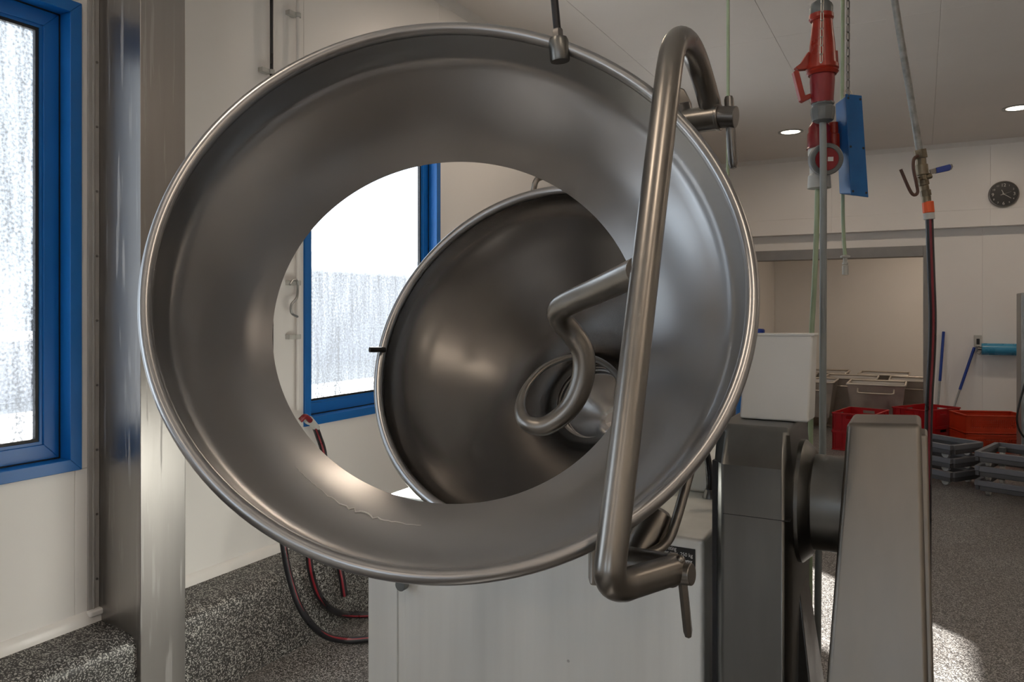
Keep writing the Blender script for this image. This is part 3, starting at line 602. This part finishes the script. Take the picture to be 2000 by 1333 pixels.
A_ = [fr_b[0]+(fr_b[0]-fr_b[1])*.05-UP*.004, fr_b[1]+(fr_b[1]-fr_b[0])*.05-UP*.004, fr_t[1]+(fr_t[1]-fr_t[0])*.05+UP*.004, fr_t[0]+(fr_t[0]-fr_t[1])*.05+UP*.004]
cv_ = MB().prism(A_, outw*sh_).build('cover', BLUEB, bx, bevel=.0012)
for u in (.12, .88):
    for v in (.04, .52, .96):
        c_ = (A_[3].lerp(A_[2], u)).lerp(A_[0].lerp(A_[1], u), v)+outw*sh_
        MB().lathe([(.0035, -.001), (.0035, .0008), (.0001, .0008)], frame(c_, outw), 10).build('screw', GASK, cv_)
MB().tube([P(1656+7*math.cos(a), 183-7*math.sin(a), 2.155) for a in [2*math.pi*i/20 for i in range(20)]], .0025, 8, closed=True).build('eyelet', CHAINM, bx)
gc = empty('air_line', P(1651, 538, 2.26)); tag(gc, 'pale green air line ending in a small metal fitting below the blue box', 'cable')
MB().tube(spline([Vector((*P(1645, 0, 2.26).xy, CH-.01)), P(1646, 0, 2.26), P(1645, 190, 2.26), P(1646, 380, 2.26), P(1647, 440, 2.26), P(1649, 480, 2.26), P(1651, 502, 2.26)]), 3.4*2.26/FPX, 12).build('tube', GREENC, gc)
vlathe(1651, 2.26, [(3, 498), (9, 500), (9, 503), (4, 504), (4, 512), (5.5, 513), (5.5, 517), (4, 518), (5.8, 520), (5.8, 537), (0, 538)], 16).build('fitting', LGREYP, gc)
gl2 = MB().tube([Vector((*P(1422, 0, 2.0).xy, CH-.01)), P(1422, 190, 2.0), P(1421, 420, 2.0), P(1420, 640, 2.0), P(1420, 850, 2.05), P(1420, 900, 2.1)], .0042, 10).build('green_cord', GREENC)
tag(gl2, 'thin pale green cord hanging behind the upper clamp lever', 'cord')

vp = empty('water_pipe', P(1806, 430, 2.3)); tag(vp, 'grey drop pipe with ball valve and blue lever', 'pipe')
q = lambda x, y, dz=0: P(x, y, 2.3+dz)
tpx = q(1797, 300); dirp = (q(1747, 0)-tpx); topp = tpx+dirp*((CH-tpx.z)/dirp.z)
MB().cyl(topp, tpx, 6.6*2.3/FPX).build('drop_pipe', RUSTP, vp)
vb = MB()
for (xa, ya, xb, yb, r, nn) in ((1796, 293, 1799, 310, 12, 6), (1799, 310, 1800, 322, 9, 8), (1800, 322, 1802, 342, 11, 16), (1802, 342, 1803, 352, 8, 8), (1803, 352, 1805, 362, 10, 6), (1805, 362, 1807, 372, 8, 12), (1807, 372, 1809, 383, 10, 6), (1809, 383, 1810, 396, 8.5, 12)):
    vb.cyl(q(xa, ya), q(xb, yb), r*2.3/FPX, n=nn)
vb.cyl(q(1793, 352), q(1818, 343), .009); vb.build('valve_body', BRASS, vp, bevel=.001)
lv = MB().prism([q(1814, 332), q(1858, 321), q(1860, 326), q(1857, 332), q(1816, 341)], -FW*.006); lv = lv.build('valve_lever', DKSTEEL, vp, bevel=.0015)
MB().prism([q(1829, 327.5, -.008), q(1856, 320.5, -.008), q(1859.5, 326, -.008), q(1856, 333, -.008), q(1830, 338.5, -.008)], FW*.012).build('lever_sleeve', BLUEH, lv, bevel=.002)
MB().tube(spline([q(1793, 304, -.02), q(1785, 311, -.02), q(1784, 330, -.02), q(1790, 360, -.02), q(1792, 376, -.02), q(1785, 381, -.02), q(1776, 370, -.02), q(1759, 331, -.02)]), .0048, 10).build('bent_rod', BROWN, vp)
vl = P(1812, 605, 2.3)
MB().cyl(q(1812, 394), q(1814, 416), 10.5*2.3/FPX, n=10).build('orange_coupling', ORANGEP, vp, bevel=.002)
MB().cyl(q(1814, 416), q(1815, 429), 10.2*2.3/FPX, n=20).build('grey_coupling', LGREYP, vp, bevel=.002)
hose('drop_hose', [q(1815, 424), q(1816.5, 470), q(1819, 540), q(1821.5, 620), q(1820, 690), q(1815.5, 770), q(1813, 850), q(1811.5, 1000), q(1811, 1200), q(1811, 1400), q(1811, 1540), q(1816, 1558, .05)], .0112,
     'black hose with red stripes hanging straight down from the ball valve', off=-FW*.9-RT*.25)

# ------------------------------------------------------------------ far wall things
ck = empty('wall_clock', onY(1960, 380, YU)); tag(ck, 'round black wall clock with silver numerals', 'clock')
cc = ck.location.copy(); Mc = frame(cc-Vector((0, .004, 0)), Vector((0, -1, 0)))
MB().lathe([(.0001, 0), (.150, 0), (.152, .02), (.146, .034), (.138, .036), (.136, .026), (.0001, .026)], Mc, 56).build('case', DKSTEEL, ck)
fc = MB().lathe([(.0001, .0262), (.137, .0262), (.137, .0275), (.0001, .0275)], Mc, 56).build('dial', BLACKP, ck)
fy = cc.y-.0335
for i in range(1, 13):
    a = math.pi/2-i*math.pi/6; big = i % 3 == 0; sz_ = .050 if big else .028; s_ = str(i); rr = .104 if big else .110
    w_ = sz_*(.58 if i < 10 else 1.1); M = Matrix.Translation(Vector((cc.x+rr*math.cos(a)-w_/2, fy+.001, cc.z+rr*math.sin(a)-sz_*.36))) @ Matrix.Rotation(math.pi/2, 4, 'X')
    text(s_, sz_, SILV, fc, M, 'numeral', .0008)
def hand(ang, l, w, nm):
    d = Vector((math.sin(math.radians(ang)), 0, math.cos(math.radians(ang)))); s_ = d.cross(Vector((0, 1, 0)))*w; c0 = Vector((cc.x, fy-.002, cc.z))
    MB().prism([c0-d*l*.18-s_, c0+d*l-s_*.6, c0+d*l+s_*.6, c0-d*l*.18+s_], (0, -.002, 0)).build(nm, SILV, ck)
hand(337, .055, .0045, 'hour_hand'); hand(126, .088, .0035, 'minute_hand'); hand(72, .075, .0010, 'second_hand'); hand(252, .034, .004, 'second_hand_tail')

def broom(pt, pb, split, label):
    e = empty('broom', pb); tag(e, label, 'broom'); m_ = pt.lerp(pb, split)
    MB().cyl(pt, m_, .0155).build('grip', BLUEH, e, bevel=.004); MB().cyl(m_, pb, .0105).build('shaft', GALV, e)
    MB().box(pb.x-.08, pb.x+.08, pb.y-.03, pb.y+.03, 0.0, .07).build('brush_head', BLUEH, e, bevel=.008)
t_ = onY(1843, 648, YB-.02); broom(t_, Vector((t_.x-.08, YB-.14, .05)), .50, 'upright blue-handled broom nearest the doorway')
t_ = onY(1903, 679, YB-.03); broom(t_, Vector((t_.x-.30, YB-.16, .05)), .50, 'slanted blue-handled broom leaning by the wall socket')
rl = empty('film_roll', onY(1957, 684, YB-.13)); tag(rl, 'light blue roll of film mounted on the far wall', 'roll')
ra, rb = onY(1917, 684, YB-.13), onY(2004, 682, YB-.13); ra.z = rb.z = (ra.z+rb.z)/2
MB().cyl(ra, rb, .068, n=32).build('film', BLUER, rl, bevel=.004); MB().cyl(ra-Vector((.05, 0, 0)), rb+Vector((.05, 0, 0)), .015).build('spindle', DKSTEEL, rl)
MB().box(ra.x-.05, ra.x-.035, YB-.145, YB-.001, ra.z-.03, ra.z+.03).build('bracket', DKSTEEL, rl); MB().box(rb.x+.035, rb.x+.05, YB-.145, YB-.001, ra.z-.03, ra.z+.03).build('bracket', DKSTEEL, rl)
sk = empty('wall_socket', onY(1910, 665, YB)); tag(sk, 'small pale wall socket beside the blue roll', 'socket')
a_, b_ = onY(1902, 655, YB), onY(1917, 678, YB); MB().box(a_.x, b_.x, YB-.03, YB, b_.z, a_.z).build('plate', LGREYP, sk, bevel=.004)
MB().box(a_.x+.025, b_.x-.02, YB-.036, YB-.028, b_.z+.03, a_.z-.04).build('insert', BLACKP, sk, bevel=.003)
MB().tube([onY(1912+6*math.cos(a), 684-8*math.sin(a), YB-.04) for a in [2*math.pi*i/16 for i in range(16)]], .006, 8, closed=True).build('cable_loop', LGREYP, sk)
# steel locker edge with cable at the right border
lk = empty('steel_locker', onH(1996, 880, 0) if False else P(1996, 605, 7.0)-UP*EYE); tag(lk, 'grey steel locker at the right picture edge beside the blue roll', 'locker')
L0 = P(1994.5, 572, 7.0)
MB().box(L0.x, L0.x+.5, L0.y, L0.y+.4, .12, L0.z).build('body', GALV, lk, bevel=.008)
MB().box(L0.x+.012, L0.x+.49, L0.y-.018, L0.y, .14, L0.z-.02).build('door', GALV, lk, bevel=.004)
for dx in (.04, .46):
    for dy in (.04, .36): MB().cyl(Vector((L0.x+dx, L0.y+dy, 0)), Vector((L0.x+dx, L0.y+dy, .13)), .018).build('leg', DKSTEEL, lk)
bc = MB().tube(spline([P(2012, 700, 6.8), P(2003, 745, 6.8), P(1992, 785, 6.8), P(1986.5, 815, 6.8), P(1990, 838, 6.8), P(2002, 856, 6.8), P(2020, 862, 6.8)]), .0085, 10).build('black_cable', BLACKP)
tag(bc, 'looping black cable at the right picture edge', 'cable')

# ------------------------------------------------------------------ crates
def wall_with_hole(mb, o, ux, L, H, t, nrm, h0, h1, w):       # wall of length L, handle slot of width w between heights h0,h1
    u = Vector(ux); n_ = Vector(nrm)*t; z = UP
    def slab(a, b, c, d): q_ = [o+u*a+z*c, o+u*b+z*c, o+u*b+z*d, o+u*a+z*d]; mb.hexa(q_, [p+n_ for p in q_])
    m0, m1 = (L-w)/2, (L+w)/2
    slab(0, L, 0, h0); slab(0, L, h1, H); slab(0, m0, h0, h1); slab(m1, L, h0, h1)
def crate_parts(mat, e, w=.6, d=.4, h=.2):
    b = MB(); t = .006
    for sgn in (-1, 1):
        wall_with_hole(b, Vector((-w/2, sgn*d/2-(t if sgn > 0 else 0), 0)), (1, 0, 0), w, h, t, (0, 1, 0), h*.70, h*.86, .11)
        wall_with_hole(b, Vector((sgn*w/2-(t if sgn > 0 else 0), -d/2, 0)), (0, 1, 0), d, h, t, (1, 0, 0), h*.70, h*.86, .12)
    b.box(-w/2, w/2, -d/2, d/2, 0, .006); b.build('shell', mat, e, local=True)
    rm = MB(); o_ = .009
    for z0, z1 in ((h-.016, h), (.0, .012)):
        for sgn in (-1, 1):
            rm.box(-w/2-o_, w/2+o_, sgn*d/2-(0 if sgn > 0 else o_), sgn*d/2+(o_ if sgn > 0 else 0), z0, z1)
            rm.box(sgn*w/2-(0 if sgn > 0 else o_), sgn*w/2+(o_ if sgn > 0 else 0), -d/2, d/2, z0, z1)
    rm.build('rim', mat, e, bevel=.003, local=True)
    for sgn in (-1, 1):
        for x in (-w/2+.02, -w*.22, w*.22, w/2-.02): MB().box(x-.008, x+.008, sgn*d/2-(0 if sgn > 0 else .008), sgn*d/2+(.008 if sgn > 0 else 0), .012, h-.016).build('rib', mat, e, local=True)
        for y in (-d/2+.02, -d*.28, d*.28, d/2-.02): MB().box(sgn*w/2-(0 if sgn > 0 else .008), sgn*w/2+(.008 if sgn > 0 else 0), y-.008, y+.008, .012, h-.016).build('rib', mat, e, local=True)
def crate(loc, rz, label, group, proto=[None]):
    if proto[0] is None:
        e = empty('crate'); crate_parts(CRATER, e); proto[0] = e
    else: e = copy_tree(proto[0])
    e.location = loc; e.rotation_euler = (0, 0, rz); tag(e, label, 'crate', group); return e
def dirxy(a, b): d = (b-a); return math.atan2(d.y, d.x)
# left stack: long side runs away from the viewer
f0, l0, r0 = onH(1704, 812, .4), onH(1638, 806, .4), onH(1737, 800, .4)
ang = dirxy(f0, r0); u_ = Vector((math.cos(ang), math.sin(ang), 0)); v_ = Vector((-u_.y, u_.x, 0))
ctr = f0+u_*.3+v_*.2; 
crate((ctr.x, ctr.y, .20), ang, 'red crate on top of the left stack in front of the doorway', 'red crates')
crate((ctr.x, ctr.y, .0), ang, 'red crate at the bottom of the left stack in front of the doorway', 'red crates')
f1, r1 = onH(1809.5, 802.5, .4), onH(1873.7, 796, .4)
ang = dirxy(f1, r1); u_ = Vector((math.cos(ang), math.sin(ang), 0)); v_ = Vector((-u_.y, u_.x, 0)); ctr = f1+u_*.3+v_*.2
crate((ctr.x, ctr.y, .20), ang, 'red crate on top of the stack behind the hanging hose', 'red crates')
crate((ctr.x, ctr.y, .0), ang, 'red crate at the bottom of the stack behind the hanging hose', 'red crates')
# orange perforated crates
def orange(loc, rz, label):
    e = empty('perforated_crate', loc, rz); tag(e, label, 'crate', 'orange crates'); w, d, h, t = .62, .40, .19, .006
    b = MB(); b.box(-w/2, w/2, -d/2, d/2, 0, .008)
    for sgn in (-1, 1):
        y = sgn*d/2; b.box(-w/2, w/2, y-t/2, y+t/2, 0, .06); b.box(-w/2, w/2, y-t/2, y+t/2, h-.045, h)
        b.box(-w/2, -w/2+.05, y-t/2, y+t/2, .06, h-.045); b.box(w/2-.05, w/2, y-t/2, y+t/2, .06, h-.045)
        b.box(sgn*w/2-t/2, sgn*w/2+t/2, -d/2, d/2, 0, h)
    b.build('shell', CRATEO, e, local=True)
    g_ = MB()
    for sgn in (-1, 1):
        y = sgn*d/2
        for i in range(27): x = -w/2+.05+i*.02; g_.box(x-.0055, x+.0055, y-t/2, y+t/2, .06, h-.045)
        for zz in (.08, .102, .124): g_.box(-w/2+.05, w/2-.05, y-t/2, y+t/2, zz-.005, zz+.005)
    g_.build('lattice', CRATEO, e, local=True)
    r_ = MB()
    for z0 in (h-.012, .0):
        for sgn in (-1, 1):
            r_.box(-w/2-.012, w/2+.012, sgn*d/2-.010, sgn*d/2+.012, z0, z0+.014); r_.box(sgn*w/2-.012, sgn*w/2+.012, -d/2-.01, d/2+.01, z0, z0+.014)
    r_.build('rim', CRATEO, e, bevel=.003, local=True)
oa = onH(1886, 810, .40); ob = onH(1996, 812, .40); ang = dirxy(oa, ob); u_ = Vector((math.cos(ang), math.sin(ang), 0)); v_ = Vector((-u_.y, u_.x, 0)); ctr = oa+u_*.32+v_*.21
orange((ctr.x, ctr.y, .20), ang, 'orange-red perforated crate on top, right of the brooms'); orange((ctr.x, ctr.y, .0), ang, 'orange-red perforated crate underneath its twin, right of the brooms')

# ------------------------------------------------------------------ stacked dollies
def dolly_parts(e):
    w, d = .6, .4
    fr_ = MB()
    for sgn in (-1, 1):
        for nm, bxs in (('rail', (-w/2, w/2, sgn*d/2-.018, sgn*d/2+.018)), ('rail', (sgn*w/2-.018, sgn*w/2+.018, -d/2+.018, d/2-.018))):
            MB().box(bxs[0], bxs[1], bxs[2], bxs[3], .083, .125).build('rail', DOLLYM, e, bevel=.004, local=True)
            MB().box(bxs[0]+.004, bxs[1]-.004, bxs[2]+.004, bxs[3]-.004, .045, .083).build('skirt', DOLLYD, e, bevel=.006, local=True)
    for sx_ in (-1, 1):
        for sy_ in (-1, 1):
            c_ = Vector((sx_*.21, sy_*.14, .035))
            MB().cyl(c_-Vector((0, .016, 0)), c_+Vector((0, .016, 0)), .035, n=20).build('wheel', WHEELW, e, bevel=.004, local=True)
            MB().box(c_.x-.03, c_.x+.03, c_.y-.024, c_.y+.024, .06, .10).build('caster_plate', GREYP, e, local=True)
def dolly_stack(loc, rz, which, proto=[None]):
    for i, nm in enumerate(('bottom', 'middle', 'top')):
        if proto[0] is None: e = empty('dolly'); dolly_parts(e); proto[0] = e
        else: e = copy_tree(proto[0])
        e.location = (loc.x, loc.y, i*.1155); e.rotation_euler = (0, 0, rz); tag(e, '%s grey wheeled dolly of the %s' % (nm, which), 'dolly', 'stacked grey dollies')
HD = .356
c1 = onH(1879, 872, HD); r_ = onH(1948, 864, HD); sd = (r_-c1); sd.z = 0; sd.normalize(); ld = Vector((-sd.y, sd.x, 0))
ctr = c1+sd*.2+ld*.34-RT*.05
dolly_stack(ctr, math.atan2(ld.y, ld.x), 'stack beside the hanging hose')
c1 = onH(1908, 882, HD); b1 = onH(1950, 863, HD); ld = (b1-c1); ld.z = 0; ld.normalize(); sd = Vector((ld.y, -ld.x, 0))
ctr = c1+ld*.3+sd*.2
dolly_stack(ctr, math.atan2(ld.y, ld.x), 'stack at the right picture edge')
bd = MB().box(-.34, .34, -.24, .24, .02, .06)

# ------------------------------------------------------------------ steel meat bins in the room beyond
def bin_parts(e):
    w, d, h, t = .32, .32, .58, .004
    b = MB(); def_ = lambda s, z: [(-w*s, -d*s, z), (w*s, -d*s, z), (w*s, d*s, z), (-w*s, d*s, z)]
    o0, o1 = def_(.82, .13), def_(1, h); i0 = [(x*.985, y*.985, z+.006) for x, y, z in o0]; i1 = [(x*.985, y*.985, z) for x, y, z in o1]
    b.add(o0+o1+i0+i1, [(3, 2, 1, 0)]+[(i, (i+1) % 4, (i+1) % 4+4, i+4) for i in range(4)]+[(8, 9, 10, 11)]+[((i+1) % 4+8, i+8, i+12, (i+1) % 4+12) for i in range(4)]+[(i+4, (i+1) % 4+4, (i+1) % 4+12, i+12) for i in range(4)])
    b.build('tub', BINM, e, local=True)
    MB().tube(bend([(-w, -d, h), (w, -d, h), (w, d, h), (-w, d, h), (-w, -d, h)], .03, 4), .013, 10).build('rim', BINM, e, local=True)
    for sg in (-1, 1):
        y = sg*(d+.045); MB().tube(bend([(-w*.62, sg*d*.97, h-.05), (-w*.62, y, h-.10), (w*.62, y, h-.10), (w*.62, sg*d*.97, h-.05)], .03, 5), .010, 10).build('handle', BINM, e, local=True)
    for sx_ in (-1, 1):
        for sy_ in (-1, 1):
            c_ = Vector((sx_*.19, sy_*.19, .06)); MB().cyl(c_-Vector((.018, 0, 0)), c_+Vector((.018, 0, 0)), .06, n=20).build('wheel', WHEELW if sx_*sy_ > 0 else GREYP, e, bevel=.004, local=True)
            MB().box(c_.x-.03, c_.x+.03, c_.y-.02, c_.y+.02, .10, .145).build('caster_fork', DKSTEEL, e, local=True)
pr = None; B_ = onH(1736, 753, .58)+FW*.30
for (dx, dy, lab) in ((0, 0, 'steel bin on wheels in front of the others, bail handle facing out'), (-.80, .04, 'nearest steel bin directly behind the grey cable'), (-.35, .78, 'steel bin half hidden behind the front bin'),
                      (.44, .76, 'steel bin beside the right door jamb'), (-1.15, .84, 'steel bin behind the white plastic hood'), (-.78, 1.62, 'steel bin farthest back behind the grey cable'), (.02, 1.60, 'steel bin farthest back in the middle of the store room')):
    if pr is None: pr = empty('wheeled_bin'); bin_parts(pr); e = pr
    else: e = copy_tree(pr)
    e.location = (B_.x+dx, B_.y+dy, 0); tag(e, lab, 'bin', 'steel bins in the store room')
# blue drum behind the hood
dr = empty('blue_drum', Vector((*P(1482, 605, 7.2).xy, 0))); tag(dr, 'blue plastic drum mostly hidden behind the white hood', 'drum')
dh = P(1482, 645, 7.2).z; cr_ = .21
MB().lathe([(.0001, 0), (cr_*.92, 0), (cr_, .03), (cr_, dh*.35), (cr_*1.03, dh*.36), (cr_, dh*.38), (cr_, dh*.7), (cr_*1.03, dh*.71), (cr_, dh*.73), (cr_*.98, dh*.93), (cr_*.5, dh*.96), (.07, dh*.965), (.0001, dh*.965)], None, 40).build('body', BLUEB, dr, local=True)
MB().lathe([(.055, dh*.96), (.055, dh), (.045, dh+.012), (.0001, dh+.012)], None, 24).build('cap', BLUEH, dr, local=True)
